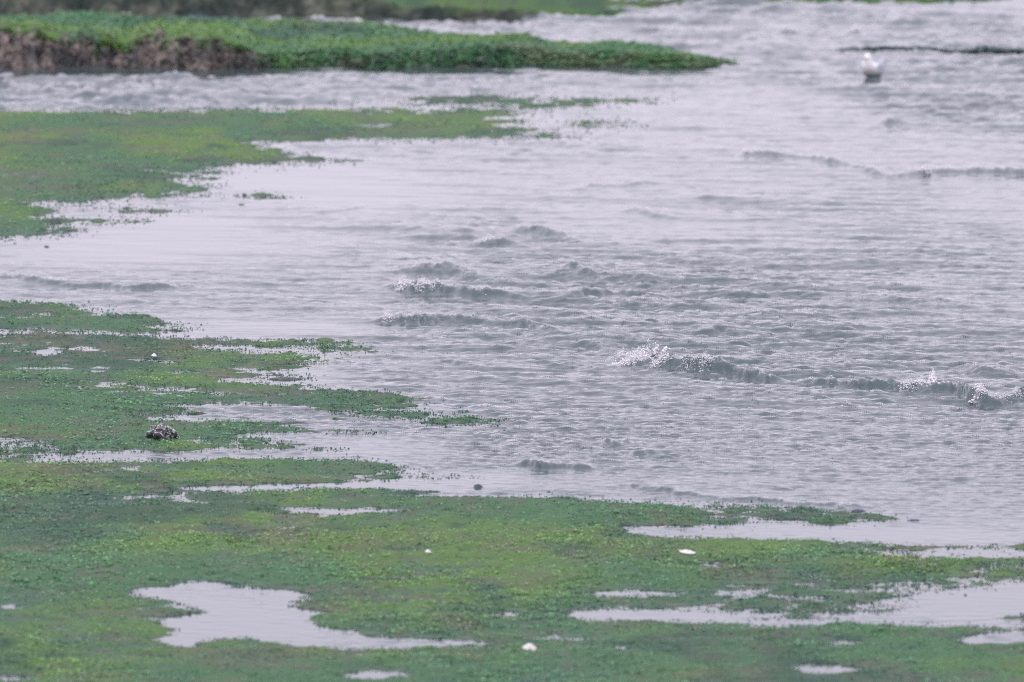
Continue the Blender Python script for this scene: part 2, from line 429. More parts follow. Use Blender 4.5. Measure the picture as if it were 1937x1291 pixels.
def water_z(x, y, px=None, py=None, detail=True):
    if px is None: px, py = proj(x, y)
    a = chop_amt(px, py, x, y)
    far = sstep(640, 100, py)
    near = sstep(700, 860, py)
    z = a * (0.0075 * (1 - 0.75 * near) * (1 + 0.9 * far) * t_big(x, y))
    mid = t_mid(x, y)
    mid = mid + 0.10 * (mid * mid - 1)                     # peaked crests, flat troughs
    z = z + a * 0.0034 * (1 - 0.2 * near) * (1 + 1.3 * far) * mid
    z = z + a * 0.0050 * (1 - 0.8 * near) * (1 + 1.2 * far) * t_loc(x, y)
    if detail: z = z + a * 0.0014 * (1 + 0.35 * near) * t_sml(x, y)
    for pts, wf, wb in crests:
        P = np.array(pts, float)
        cx, cy = unproj(P[:, 0], P[:, 1])
        H = (0.95 if len(P) > 15 else (0.9 if P[:, 1].mean() > 420 else 0.6)) * P[:, 2] / ppm(cy)
        lo, hi = cx.min(), cx.max()
        k = np.nonzero((x > lo) & (x < hi) & (np.abs(y - cy.mean()) < 6))
        if len(k[0]) == 0: continue
        xs, ys = x[k], y[k]
        o = np.argsort(cx)
        yc = np.interp(xs, cx[o], cy[o]) + 0.10 * t_jit(xs, ys * 0.2 + 3.1) + 0.035 * t_fin(xs * 0.6, ys * 0.1 + 1.7)
        gx_ = np.linspace(lo, hi, 400)
        gh = np.interp(gx_, cx[o], H[o])
        kr = np.exp(-0.5 * (np.arange(-30, 31) / (10.0 if len(P) > 15 else 24.0)) ** 2)
        gh = np.convolve(np.pad(gh, 30), kr / kr.sum(), 'valid')
        h = np.interp(xs, gx_, gh) * (1.0 + 0.24 * t_jit(xs * 1.7 + 9, ys * 0.1))
        s = ys - yc - wf * 1.6
        pr = np.where(s < 0, np.exp(-np.abs(s / wf) ** 1.7), np.exp(-np.abs(s / wb) ** 1.4))
        lump = 1 + 0.15 * t_fin(xs + 0.5 * ys, ys * 0.3)
        z[k] = np.maximum(z[k], 0) * 0.5 + np.minimum(z[k], 0) * (1 - 0.5 * pr) + h * pr * lump + z[k] * 0.5 * (z[k] > 0)
    return z

rows_py = np.concatenate([np.arange(1420, 1290, -8.0), np.arange(1290, 1000, -1.3), np.arange(1000, 480, -0.95), np.arange(480, -6, -1.25)])
rows_y = unproj(968.5, rows_py)[1]
rows_y = np.concatenate([[25, 30, 33], rows_y, rows_y[-1] * 1.08 ** np.arange(1, 44)])
cols = np.concatenate([968.5 - 968.5 * 1.25 ** np.arange(22, 0, -1) - 130, np.arange(-160, -12, 12.0), np.arange(-12, 1950, 4.0), np.arange(1954, 2110, 12.0), 968.5 + 968.5 * 1.25 ** np.arange(1, 23) + 0])
cols = np.unique(cols)
U = (cols - 968.5) / 968.5 * T
Yg = np.repeat(rows_y[:, None], len(U), 1)
A0 = Yg * CP + CAM_H * SP
Xg = U[None, :] * A0
PXg, PYg = proj(Xg, Yg)
inview = (PXg > -170) & (PXg < 2110) & (PYg > -5) & (PYg < 1430)
Zw = np.zeros_like(Xg)
Zw[inview] = water_z(Xg[inview], Yg[inview], PXg[inview], PYg[inview])
ground = np.where(inview, elev(Xg, Yg), -1)
keep = ground < 0.016
me = grid_mesh('water', Xg, Yg, Zw, keep)
kk = keep.reshape(-1)
# chop attribute for the finest ripples
idx_xy = np.empty(len(me.vertices) * 3, np.float32); me.vertices.foreach_get('co', idx_xy); idx_xy = idx_xy.reshape(-1, 3).astype(float)
vpx, vpy = proj(idx_xy[:, 0], idx_xy[:, 1])
ch = np.where((vpx > -400) & (vpx < 2300), chop_amt(vpx, vpy, idx_xy[:, 0], idx_xy[:, 1]), 0.8)
dp = np.where((vpx > -170) & (vpx < 2110) & (vpy > 150) & (vpy < 1430), -elev(idx_xy[:, 0], idx_xy[:, 1]), 1.0)
at2 = me.attributes.new('clear', 'FLOAT', 'POINT'); at2.data.foreach_set('value', (0.9 * sstep(0.026, 0.002, dp)).astype(np.float32))
at_ = me.attributes.new('chop', 'FLOAT', 'POINT'); at_.data.foreach_set('value', ch.astype(np.float32))
link('water', me, M_water, kind='structure', label='grey wind-ruffled tidal water flooding the marsh')

# ------------------------------------------------------------------ mud flat under turf and water
def turf_tint(x, y, z, r=None):
    """colour of the turf itself: yellow-green on the dry rises, blue-green where it is wet, fawn where it is dead"""
    px, py = proj(x, y)
    wet = sstep(0.018, -0.003, z + 0.004 * n_a(x * 1.3 + 4, y))
    yel = 0.85 * sstep(-1.0, 1.6, n_b(x + 31, y + 7) + 0.5 * n_d(x, y + 40))
    fawn = sstep(1.15, 2.1, n_d(x * 1.2 + 11, y * 1.2) + 0.35 * n_a(x + 3, y))
    dark = sstep(0.5, 1.9, n_d(x + 50, y + 9) + 0.4 * n_a(x, y + 6))
    yel = np.clip(yel + 0.55 * sstep(330, 250, py) * sstep(150, 200, py) * sstep(-0.8, 0.6, n_d(x, y + 40)), 0, 1)
    c = np.empty(x.shape + (3,))
    mid = np.array([0.102, 0.232, 0.118]); ylw = np.array([0.168, 0.300, 0.082])
    teal = np.array([0.085, 0.175, 0.140]); br = np.array([0.215, 0.205, 0.140]); dk = np.array([0.070, 0.150, 0.100])
    c[:] = mid
    for w, k in ((yel * 0.9, ylw), (dark * 0.85, dk), (wet * 0.8, teal), (fawn * 0.42 * (1 - 0.6 * wet), br)):
        c = c * (1 - w[..., None]) + k * w[..., None]
    return c

tr_py = np.concatenate([np.arange(1420, 1290, -8.0), np.arange(1290, 140, -2.8)])
tr_y = unproj(968.5, tr_py)[1]
tr_y = np.concatenate([[25, 30, 33], tr_y, [tr_y[-1] * 1.04, tr_y[-1] * 1.1, tr_y[-1] * 1.3]])
tcols = np.unique(np.concatenate([968.5 - 968.5 * 1.3 ** np.arange(18, 0, -1) - 130, np.arange(-300, 2240, 7.0), 968.5 + 968.5 * 1.3 ** np.arange(1, 19) + 300]))
TU = (tcols - 968.5) / 968.5 * T
TY = np.repeat(tr_y[:, None], len(TU), 1)
TX = TU[None, :] * (TY * CP + CAM_H * SP)
TZ = elev(TX, TY)
me = grid_mesh('mudflat', TX, TY, TZ)
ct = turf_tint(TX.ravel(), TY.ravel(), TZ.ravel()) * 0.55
mudc = np.array([0.105, 0.095, 0.085])
mw = (0.10 + 0.45 * sstep(0.0, 1.4, n_a(TX.ravel() + 8, TY.ravel())))[:, None]
wt = sstep(0.007, -0.004, TZ.ravel())[:, None]
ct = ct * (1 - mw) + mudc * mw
tpx, tpy = proj(TX.ravel(), TY.ravel())
film = (sstep(-0.95, -0.45, np.where(tpy < 150, -1, samp(MIDB, tpx, tpy))) * (0.35 + 0.65 * sstep(-0.8, 0.6, n_e(TX.ravel() + 2, TY.ravel()) + n_a(TX.ravel(), TY.ravel() + 9))))[:, None]
wt = wt * (1 - 0.8 * film)
ct = ct * (1 + 0.6 * film * sstep(0.004, -0.004, TZ.ravel())[:, None])
ct = ct * (1 - wt * 0.7) + np.array([0.165, 0.150, 0.135]) * wt * 0.7
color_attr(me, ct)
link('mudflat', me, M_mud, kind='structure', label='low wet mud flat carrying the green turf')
# one wide bed under everything, out to the horizon
bed = raw_mesh('seabed', np.array([[-5000, 10, -0.6], [5000, 10, -0.6], [5000, 5500, -0.6], [-5000, 5500, -0.6]]), np.array([[0, 1, 2, 3]]))
color_attr(bed, np.full((4, 3), 0.1))
link('ground', bed, M_mud, kind='structure', label='wide muddy bed below the shallow water')

# ------------------------------------------------------------------ raised marsh banks with eroded faces
def build_bank(name, label, prof, seed, far_end, shade):
    """prof rows: px, toe py, face height m, back py (None = runs on inland), brown share"""
    P = np.array([[a, b, c, (-1 if d is None else d), e] for a, b, c, d, e in prof], float)
    pxs = np.arange(P[0, 0], P[-1, 0] + 1, 8.0)
    toe = np.interp(pxs, P[:, 0], P[:, 1]); H = np.interp(pxs, P[:, 0], P[:, 2]); br = np.interp(pxs, P[:, 0], P[:, 4])
    bk = np.interp(pxs, P[:, 0], P[:, 3])
    H = H * (1 + 0.10 * np.clip(n_b(pxs * 0.006 * 3, pxs * 0 + seed) + 0.6 * n_a(pxs * 0.006 * 2, pxs * 0 + seed), -1.6, 1.6))
    xt, yt = unproj(pxs, toe)
    jit = Tile(seed, 7, 256, 0.15, 2.0, 2.2)
    yt = yt + 0.10 * jit(xt, xt * 0) * np.minimum(1, H / 0.1)
    yb = np.where(bk < 0, far_end, unproj(pxs, np.maximum(bk, -1), H)[1])
    yb = np.maximum(yb, yt + 0.25)
    face = np.linspace(0, 1, 22)
    rows = []
    fw = 0.16 + 0.9 * H + 1.2 * np.clip(0.75 - br, 0, 1)                                     # depth of the sloping face
    fw = np.minimum(fw, (yb - yt) * 0.5)
    lump = Tile(seed + 1, 4, 512, 0.05, 0.6, 2.0)
    for i, s in enumerate(face):                            # the face
        y = yt + fw * s
        z = -0.06 + (H + 0.06) * (0.12 * s + 0.88 * sstep(0.0, 0.85, s))
        x = U_of(pxs, y)
        z = z + 0.13 * H * lump(x, y * 1.3 + s * 0.8) * math.sin(math.pi * min(1, s * 1.05))
        rows.append((x, y, z, np.full_like(pxs, s), H, br))
    steps = np.concatenate([np.linspace(0.01, 0.97, 46) ** 1.2])
    for s in steps:                                         # the turf on top
        y = yt + fw + (yb - yt - fw) * s
        x = U_of(pxs, y)
        z = H + 0.10 * H * n_b(x * 1.5, y * 0.8) + 0.012 * n_a(x, y)
        z = z * np.where(bk < 0, 1, 1 - 0.25 * s * s)
        rows.append((x, y, z, np.full_like(pxs, 1 + s), H, br))
    for s in (0.3, 0.7, 1.0):                               # the back slope
        y = yb + (0.2 + 0.8 * H) * s
        x = U_of(pxs, y)
        z = H * 0.75 * (1 - s) - 0.06 * s
        z = np.where(bk < 0, H, z)
        rows.append((x, y, z, np.full_like(pxs, 2 + s), H, br))
    X, Y, Z, S, HH, BR = [np.array([r[i] for r in rows]) for i in range(6)]
    me = grid_mesh(name, X, Y, Z)
    x, y, z, s, b_ = X.ravel(), Y.ravel(), Z.ravel(), S.ravel(), BR.ravel()
    soil = np.array([0.110, 0.100, 0.096]) + np.array([0.095, 0.076, 0.066]) * np.clip(0.5 + 0.5 * lump(x, z * 3 + y), 0, 1.4)[:, None] * (0.25 + b_[:, None])
    mot = sstep(-0.9, 1.0, n_d(x * 2.5, y * 2.5 + z * 9))[:, None]
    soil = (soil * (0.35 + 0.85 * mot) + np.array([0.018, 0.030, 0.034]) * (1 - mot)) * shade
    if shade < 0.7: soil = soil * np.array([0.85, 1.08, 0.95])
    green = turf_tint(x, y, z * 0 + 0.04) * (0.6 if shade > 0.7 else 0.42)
    hang = 0.10 + 0.82 * b_ + 0.16 * n_c(x, y * 2 + z * 5) + 0.14 * n_a(x, z * 3 + y)
    w = sstep(-0.12, 0.12, s - hang)[:, None]
    color_attr(me, soil * (1 - w) + green * w)
    link(name, me, M_bank, kind='structure', label=label)
    return dict(X=X, Y=Y, Z=Z, S=S, BR=BR, H=HH, hang=hang.reshape(X.shape), soil=soil.reshape(X.shape + (3,)))

def U_of(px, y):
    return (px - 968.5) / 968.5 * T * (y * CP + CAM_H * SP)

bankB = build_bank('marsh_bank', 'brown eroded marsh bank topped with green grass, behind the strait', [
  (-420,131,.40,4,1.0),(0,131,.40,7,1.0),(60,131,.40,9,1.0),(110,131,.34,11,.9),(180,130,.28,14,.8),(240,131,.30,18,.9),(290,131,.34,20,1.0),(350,132,.32,23,1.0),(420,132,.25,26,.85),(480,133,.17,28,.6),
  (530,132,.13,30,.3),(600,131,.13,33,.2),(690,132,.13,35,.2),(704,132,.13,36,.2),(770,131,.14,46,.15),(840,130,.15,56,.15),(900,129,.18,58,.25),(1000,128,.17,60,.25),  # more brown mid-bank: shadow under the bank edge, painted into the colour
  (1026,128,.13,72,.2),(1100,129,.10,76,.12),(1165,129,.12,74,.15),(1220,130,.12,82,.15),(1290,132,.09,94,.15),(1345,133,.04,103,.1),(1390,126,.004,116,.1),(1400,124,-.03,120,0)], 31, 101.5, 0.85)
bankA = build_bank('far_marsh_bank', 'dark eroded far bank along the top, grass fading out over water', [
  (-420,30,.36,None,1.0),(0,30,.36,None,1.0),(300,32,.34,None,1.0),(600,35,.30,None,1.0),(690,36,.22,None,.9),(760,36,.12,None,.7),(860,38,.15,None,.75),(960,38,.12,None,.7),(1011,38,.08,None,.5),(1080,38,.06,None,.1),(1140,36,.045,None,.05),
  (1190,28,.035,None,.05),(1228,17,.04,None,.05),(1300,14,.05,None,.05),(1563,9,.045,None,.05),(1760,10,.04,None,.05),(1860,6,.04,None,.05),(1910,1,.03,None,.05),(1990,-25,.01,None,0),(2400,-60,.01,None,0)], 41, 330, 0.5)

# ------------------------------------------------------------------ turf: thousands of small leafy rosettes
def rosettes(name, label, x, y, z, size, col, leaves, seed, mat=M_grass, upright=0.0):
    r = np.random.default_rng(seed)
    n = len(x)
    az = r.uniform(0, 2 * np.pi, (n, leaves))
    el = np.radians(r.uniform(5, 62, (n, leaves)) * (1 - upright) + 80 * upright)
    L = size[:, None] * r.uniform(0.6, 1.25, (n, leaves))
    wd = L * r.uniform(0.28, 0.45, (n, leaves)) * (1 - 0.55 * upright)
    bx = x[:, None] + size[:, None] * 0.35 * r.standard_normal((n, leaves))
    by = y[:, None] + size[:, None] * 0.35 * r.standard_normal((n, leaves))
    bz = z[:, None] - 0.004 + 0 * bx
    dx, dy, dz = np.cos(az) * np.cos(el), np.sin(az) * np.cos(el), np.sin(el)
    px_, py_ = -np.sin(az), np.cos(az)
    base = np.stack([bx, by, bz], -1)
    d = np.stack([dx, dy, dz], -1) * L[..., None]
    p = np.stack([px_, py_, 0 * px_], -1) * wd[..., None]
    sag = np.stack([0 * px_, 0 * px_, -0.18 * L], -1)
    v = np.stack([base, base + d * 0.55 + p, base + d + sag, base + d * 0.55 - p], 2)
    co = v.reshape(-1, 3)
    f = np.arange(len(co)).reshape(-1, 4)
    me = raw_mesh(name, co, f)
    c = col[:, None, :] * r.uniform(0.80, 1.20, (n, leaves, 1)) * (1 + 0.06 * r.standard_normal((n, leaves, 3)))
    c = np.repeat(np.clip(c, 0.01, 0.5).reshape(-1, 3), 4, 0)
    color_attr(me, c)
    return link(name, me, mat, kind='stuff', label=label)

def scatter(py0, py1, dx, dy, seed, px0=-120, px1=2060):
    """even, jittered positions on the flat between two distances"""
    r = np.random.default_rng(seed)
    y_near = float(unproj(968, py1)[1]); y_far = float(unproj(968, py0)[1])
    xs, ys = [], []
    y = y_near
    while y < y_far:
        k = y / 50.0
        x0, x1 = U_of(px0, y), U_of(px1, y)
        m = int((x1 - x0) / (dx * k))
        xs.append(np.linspace(x0, x1, m) + r.uniform(-.5, .5, m) * dx * k)
        ys.append(y + r.uniform(-.5, .5, m) * dy * k)
        y += dy * k
    x = np.concatenate(xs); y = np.concatenate(ys)
    z = elev(x, y)
    p = sstep(-0.017, 0.002, z + 0.002 * n_c(x, y)) * (0.80 + 0.2 * sstep(-1.5, 0.3, n_a(x + 2, y)))
    qx, qy = proj(x, y)
    wd = samp(WIDE, qx, qy)
    spk = sstep(-0.97, -0.55, wd) * sstep(0.6, 1.8, n_a(x + 5, y * 1.0 + 2)) * 0.5
    stray = (p < 0.05) & (r.uniform(0, 1, len(x)) < spk)
    z = np.where(stray, np.maximum(z, -0.006), z)
    p = p * (1 - 0.75 * sstep(0.009, 0.001, z) * sstep(0.1, 1.0, n_e(x + 9, y) + n_a(x + 20, y)))   # bare silt along some margins
    k = (r.uniform(0, 1, len(x)) < p) | stray
    x, y, z = x[k], y[k], z[k]
    s = (0.0084 + 0.005 * r.uniform(0, 1, len(x)) + 0.003 * np.clip(n_b(x * 2, y * 2), -1, 1.5)) * (y / 50.0) ** 0.5
    bump = n_f(x * 50.0 / y, y * 0.5)
    s = s * (0.5 + 0.5 * sstep(-0.004, 0.014, z)) * (1 + 0.25 * np.clip(bump, -1.5, 1.5))
    col = turf_tint(x, y, z)
    z = z + 0.0045 * np.clip(bump, -1.2, 1.6)
    col = col * (1 + (r.uniform(-0.30, 0.30, len(x))) * sstep(84, 58, y))[:, None] * 1.36
    return x, y, z, s, col

def patch(name, label, py0, py1, dx, dy, leaves, seed, **kw):
    x, y, z, s, col = scatter(py0, py1, dx, dy, seed, **kw)
    rosettes(name, label, x, y, z, s, col, leaves, seed + 1)
    print(name, len(x))
patch('marsh_turf', 'bright green leafy turf with pools filling the near shore', 860, 1330, .019, .039, 5, 100)
patch('marsh_turf', 'dark green turf on the shore lobes beside the dark stone', 560, 860, .020, .040, 5, 110, px1=1100)
patch('marsh_turf', 'yellow-green turf of the low spit in the middle distance', 199, 470, .028, .062, 5, 120, px1=1330)
patch('marsh_turf', 'thin green strip of turf standing out of the water behind the spit', 170, 199, .028, .062, 5, 130, px0=700, px1=1330)

def bank_turf(B, name, label, n, seed):
    r = np.random.default_rng(seed)
    R_, Cn = B['X'].shape
    # spread over area of the visible face and top
    i = r.integers(0, R_ - 4, n * 3); j = r.integers(0, Cn - 1, n * 3)
    a = np.hypot(B['Y'][i + 1, j] - B['Y'][i, j], B['Z'][i + 1, j] - B['Z'][i, j]) * np.abs(B['X'][i, j + 1] - B['X'][i, j])
    face = B['S'][i, j] < 1
    a = a * np.where(face, 14, 1)
    k = r.uniform(0, np.quantile(a, .98), len(i)) < a
    i, j = i[k][:n], j[k][:n]
    u, v = r.uniform(0, 1, len(i)), r.uniform(0, 1, len(i))
    L = lambda A: (A[i, j] * (1 - u) + A[i + 1, j] * u) * (1 - v) + (A[i, j + 1] * (1 - u) + A[i + 1, j + 1] * u) * v
    x, y, z, s_, hg = L(B['X']), L(B['Y']), L(B['Z']), L(B['S']), L(B['hang'])
    ok = z > -0.01
    x, y, z, s_, hg = x[ok], y[ok], z[ok], s_[ok], hg[ok]
    br = L(B['BR'])[ok]
    green = turf_tint(x, y, z * 0 + 0.04)
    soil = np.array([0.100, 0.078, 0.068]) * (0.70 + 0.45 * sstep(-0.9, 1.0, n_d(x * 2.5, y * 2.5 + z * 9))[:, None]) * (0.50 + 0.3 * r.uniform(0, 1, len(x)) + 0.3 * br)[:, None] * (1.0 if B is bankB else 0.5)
    w = sstep(-0.15, 0.15, s_ - hg)[:, None]
    col = soil * (1 - w) + green * w
    size = 0.035 + 0.03 * r.uniform(0, 1, len(x))
    size = np.where(s_ < hg, size * 0.55, size)
    rosettes(name, label, x, y, z, size, col, 5, seed + 1)
bank_turf(bankB, 'bank_grass', 'grass and dead stalks clothing the brown eroded bank', 20000, 200)
bank_turf(bankA, 'bank_grass', 'dark scrubby growth clothing the far bank', 11000, 210)

# sprigs standing singly out of the shallows
def sprigs(name, label, py0, py1, dx, dy, seed):
    r = np.random.default_rng(seed)
    y_near = float(unproj(968, py1)[1]); y_far = float(unproj(968, py0)[1])
    xs, ys = [], []; y = y_near
    while y < y_far:
        k = y / 50.0; x0, x1 = U_of(-100, y), U_of(2040, y); m = int((x1 - x0) / (dx * k))
        xs.append(r.uniform(x0, x1, m)); ys.append(y + r.uniform(-.5, .5, m) * dy * k); y += dy * k
    x = np.concatenate(xs); y = np.concatenate(ys)
    px, py = proj(x, y); z = elev(x, y)
    wd = samp(WIDE, px, py); F = samp(FR, px, py)
    patchy = sstep(-1.1, 0.7, n_e(x * .8 + 3, y * .8) + 0.6 * n_a(x, y + 3))
    p = samp(SPR, px, py) * (0.15 + 0.85 * patchy) * np.where(F < -1.2, 0.1, 1)
    fr = np.maximum(sstep(-0.93, -0.35, F) * sstep(0.95, 0.3, F), 1.0 * sstep(-0.86, -0.3, wd) * sstep(0.9, 0.2, F) * sstep(-1.25, -1.0, F)) * (0.08 + 0.92 * patchy)
    stray = sstep(-0.985, -0.75, wd) * sstep(0.35, 1.5, n_e(x + 7, y) + 0.5 * n_a(x + 1, y)) * 0.5 * sstep(-1.3, -1.02, F)
    p = np.maximum(np.maximum(p, fr), stray)
    k = r.uniform(0, 1, len(x)) < p
    x, y, z = x[k], y[k], z[k]
    h = r.uniform(0.007, 0.019, len(x)) * (y / 50.0) ** 0.4
    col = turf_tint(x, y, z * 0 - 0.01) * r.uniform(0.6, 1.25, (len(x), 1))
    rosettes(name, label, x, y, np.maximum(z, water_z(x, y) - 0.004), h, col, 3, seed + 1, upright=0.55)
    print(name, len(x))
sprigs('marsh_sprigs', 'sparse blue-green sprigs standing out of the near shallows', 505, 1320, .010, .036, 220)
sprigs('marsh_sprigs', 'thin drowned weed fringing the spit and islet', 175, 480, .010, .050, 230)

# weed bar breaking the far water
def weed_bar(name, label, pts, h, seed):
    r = np.random.default_rng(seed)
    P = np.array(pts, float)
    n = 900
    px = r.uniform(P[:, 0].min(), P[:, 0].max(), n)
    cy = np.interp(px, P[:, 0], P[:, 1]); hh = np.interp(px, P[:, 0], P[:, 2])
    x, y = unproj(px, cy + r.uniform(-2.0, 0.0, n))
    size = 1.15 * hh / ppm(y) * r.uniform(0.7, 1.3, n)
    col = np.array([0.120, 0.175, 0.175]) * r.uniform(0.6, 1.4, (n, 1))
    o = rosettes(name, label, x, y, np.zeros(n) - 0.012, size, col, 6, seed)
    del o['kind']; o['category'] = 'weed bar'; o['group'] = 'weed bars breaking the far water'
weed_bar('weed_bar', 'long thin dark weed bar lying behind the gull', [(1530,96,2),(1580,96,5),(1640,96,10),(1700,97,11),(1760,97,10),(1805,98,6)], .05, 300)
weed_bar('weed_bar', 'short dark weed bar cut off by the frame edge, beyond the gull', [(1803,99,6),(1840,101,10),(1860,102,16),(1900,102,12),(1990,102,10)], .05, 310)

# ------------------------------------------------------------------ foam on the breaking crests
def ico(sub):
    bm = bmesh.new(); bmesh.ops.create_icosphere(bm, subdivisions=sub, radius=1)
    co = np.array([v.co[:] for v in bm.verts]); f = np.array([[v.index for v in p.verts] for p in bm.faces]); bm.free()
    return co, f
IC2, IF2 = ico(2)
IC1, IF1 = ico(1)

OCT = np.array([[1, 0, 0], [-1, 0, 0], [0, 1, 0], [0, -1, 0], [0, 0, 1], [0, 0, -1]], float)
OCTF = np.array([[0, 2, 4], [2, 1, 4], [1, 3, 4], [3, 0, 4], [2, 0, 5], [1, 2, 5], [3, 1, 5], [0, 3, 5]])
def foam(label, spots, seed):
    """spots: px, py (base), width px, height px, count"""
    r = np.random.default_rng(seed)
    V, Fc, off = [], [], 0
    for cx, cy, w, h, n in spots:
        n = int(n * 32)
        gx, gy = unproj(cx, cy)
        m = ppm(float(gy))
        ax = float(gx) + np.clip(r.standard_normal(n) * 0.4, -1, 1) * w / m
        off_y = np.linspace(0, 0.9, 31)
        top = off_y[int(np.argmax(water_z(np.full(31, float(gx)), float(gy) + off_y)))]
        ay = float(gy) + top - 0.02 + r.standard_normal(n) * 0.05
        zt = water_z(ax, ay)
        up = h / m * r.uniform(0.0, 1.0, n) ** 1.6 * np.exp(-((ax - float(gx)) / (w / m * 0.6)) ** 2)
        size = h / m * r.uniform(0.018, 0.075, n) * np.where(up > 0.5 * h / m, 0.5, 1.0)
        cen = np.stack([ax, ay, np.maximum(zt, 0) * 0.95 + up], 1)
        P = cen[:, None, :] + OCT[None] * (1 + 0.5 * r.standard_normal((n, 6, 1)).clip(-.8, 1.5)) * size[:, None, None] * (r.uniform(0.5, 1.7, (n, 1, 3)) * np.array([1.25, 1.0, 0.8]))
        V.append(P.reshape(-1, 3)); Fc.append((OCTF[None] + (np.arange(n) * 6)[:, None, None]).reshape(-1, 3) + off); off += n * 6
    me = raw_mesh('foam', np.concatenate(V), np.concatenate(Fc), smooth=False)
    link('foam', me, M_foam, kind='stuff', label=label)
foam('white spray bursting where the long breaker curls', [(1205,694,46,22,46),(1235,690,50,30,10),(1250,697,30,18,14),(1180,690,24,20,8)], 400)
foam('small foam caps along the crest of the long breaker', [(1305,702,26,14,14),(1335,708,16,16,14),(1290,697,14,12,6),(1570,728,10,12,5)], 401)
foam('jagged splash standing up on the long breaker near the right edge', [(1715,744,22,16,14),(1745,744,18,20,14),(1766,738,12,32,14)], 402)
foam('foam rolling at the right end of the long breaker', [(1855,766,20,20,16),(1890,766,26,12,12),(1925,758,16,14,8)], 403)
foam('glassy splash on the wave in mid water', [(765,550,18,20,16),(800,558,22,18,18),(825,561,14,12,8),(915,562,20,12,12)], 404)
foam('thin foam on the low wave below the splash', [(735,614,18,14,12),(790,615,40,10,12),(860,614,26,9,7),(800,582,12,9,7)], 405)
foam('pale whitecap toppling in mid water', [(918,467,24,14,14)], 406)
foam('white cap on the dark far wave', [(1754,336,14,14,14),(1412,292,10,12,8),(1440,292,22,12,8)], 407)
rf = np.random.default_rng(77)
flecks = []
for _ in range(520):
    cx, cy = rf.uniform(700, 1930), rf.uniform(210, 830)
    fx, fy = unproj(cx, cy); hh = float(water_z(np.array([float(fx)]), np.array([float(fy)]))[0])
    if hh > 0.021: flecks.append((cx, cy, rf.uniform(4, 16), rf.uniform(3, 7), 2))
foam('scattered foam flecks on the tops of the small waves', flecks[:90], 409)
foam('blurred whitecaps on the far water', [(1490,65,26,10,18),(1622,72,12,16,12)], 408)

# ------------------------------------------------------------------ things lying in the flat
def lump_mesh(name, rx_, ry_, rz_, seed, rough=0.25, sub=3):
    co, f = ico(sub)
    r = np.random.default_rng(seed)
    d = np.zeros(len(co))
    for k in range(14):
        w = r.standard_normal(3) * (1.5 + 0.45 * k); d += np.sin(co @ w + r.uniform(0, 6)) / (1 + 0.5 * k)
    co = co * (1 + rough * d[:, None] * 0.5) * [rx_, ry_, rz_]
    return raw_mesh(name, co, f, smooth=False)

def place(px, py, dz=0.0):
    x, y = unproj(px, py)
    return float(x), float(y), dz

def weed_clump(label, px, py, wpx, hpx, mat, seed, ratio=1.0):
    x, y, _ = place(px, py)
    m = ppm(y)
    w, h = wpx / m / 2 * .85, hpx / m * .8
    root = empty('weed_clump', (x, y, 0.0), label=label, category='weed', group='dark weed clumps in the shallows')
    o = link('mound', lump_mesh('mound', w * .9, w * ratio * .8, h * .95, seed, 0.22), mat, root); o.location = (0, 0, -h * .25)
    r = np.random.default_rng(seed + 5)
    n = 46
    a = r.uniform(0, 6.283, n); q = r.uniform(0, 1, n) ** .5
    bx, by = np.cos(a) * q * w, np.sin(a) * q * w * ratio
    bz = h * .8 * np.sqrt(np.clip(1 - q * q, 0, 1)) * .9
    L = h * r.uniform(.3, .7, n)
    dirs = np.stack([np.cos(a) * .7 + r.normal(0, .3, n), np.sin(a) * .7, r.uniform(-.1, .6, n)], 1)
    pr = np.stack([-np.sin(a), np.cos(a), 0 * a], 1) * (h * .10)
    b0 = np.stack([bx, by, bz], 1)
    V = np.stack([b0 - pr, b0 + pr, b0 + dirs * L[:, None] + [0, 0, 0]], 1).reshape(-1, 3)
    link('frond', raw_mesh('frond', V, np.arange(len(V)).reshape(-1, 3)), mat, root, kind='stuff')
weed_clump('small pointed dark weed clump alone in calm water near the turf', 905, 922, 22, 9, M_weed, 500)
weed_clump('blue-black weed clump in the calm strip below the rippled water', 1624, 968, 34, 8, M_bluew, 510, .8)
weed_clump('flat blue-black weed clump farther right along the calm strip', 1728, 985, 32, 4, M_bluew, 520, .7)
weed_clump('rounded dark weed mound at the edge of the spit', 107, 420, 44, 13, M_weed, 530, .9)
weed_clump('little dark weed clump drifting in open water near the left edge', 88, 468, 15, 6, M_weed, 540)
weed_clump('small dark weed clump in calm water below the spit point', 456, 389, 20, 5, M_weed, 550)
weed_clump('dark mound on the far edge of the yellow-green spit', 875, 209, 40, 10, M_weed, 560, .9)
weed_clump('long low dark weed bar inside the narrow inlet', 545, 718, 96, 7, M_weed, 570, .35)
weed_clump('tiny dark weed clump above the weed streak off the spit', 462, 369, 10, 5, M_weed, 580)
weed_clump('tiny weed clump beside the tip of the turf strip', 738, 884, 10, 4, M_weed, 590)

def pebble(label, px, py, wpx, hpx, seed):
    x, y, _ = place(px, py); m = ppm(y)
    o = link('pebble', lump_mesh('pebble', wpx / m / 2, wpx / m / 2, hpx / m / 2 * 1.2, seed, .12), M_weed, label=label, category='pebble')
    o.location = (x, y, float(elev(np.array([x]), np.array([y]))[0]) + hpx / m * .3)
pebble('small round brown pebble on the edge of the turf below the shore lobe', 318, 638, 11, 7, 600)

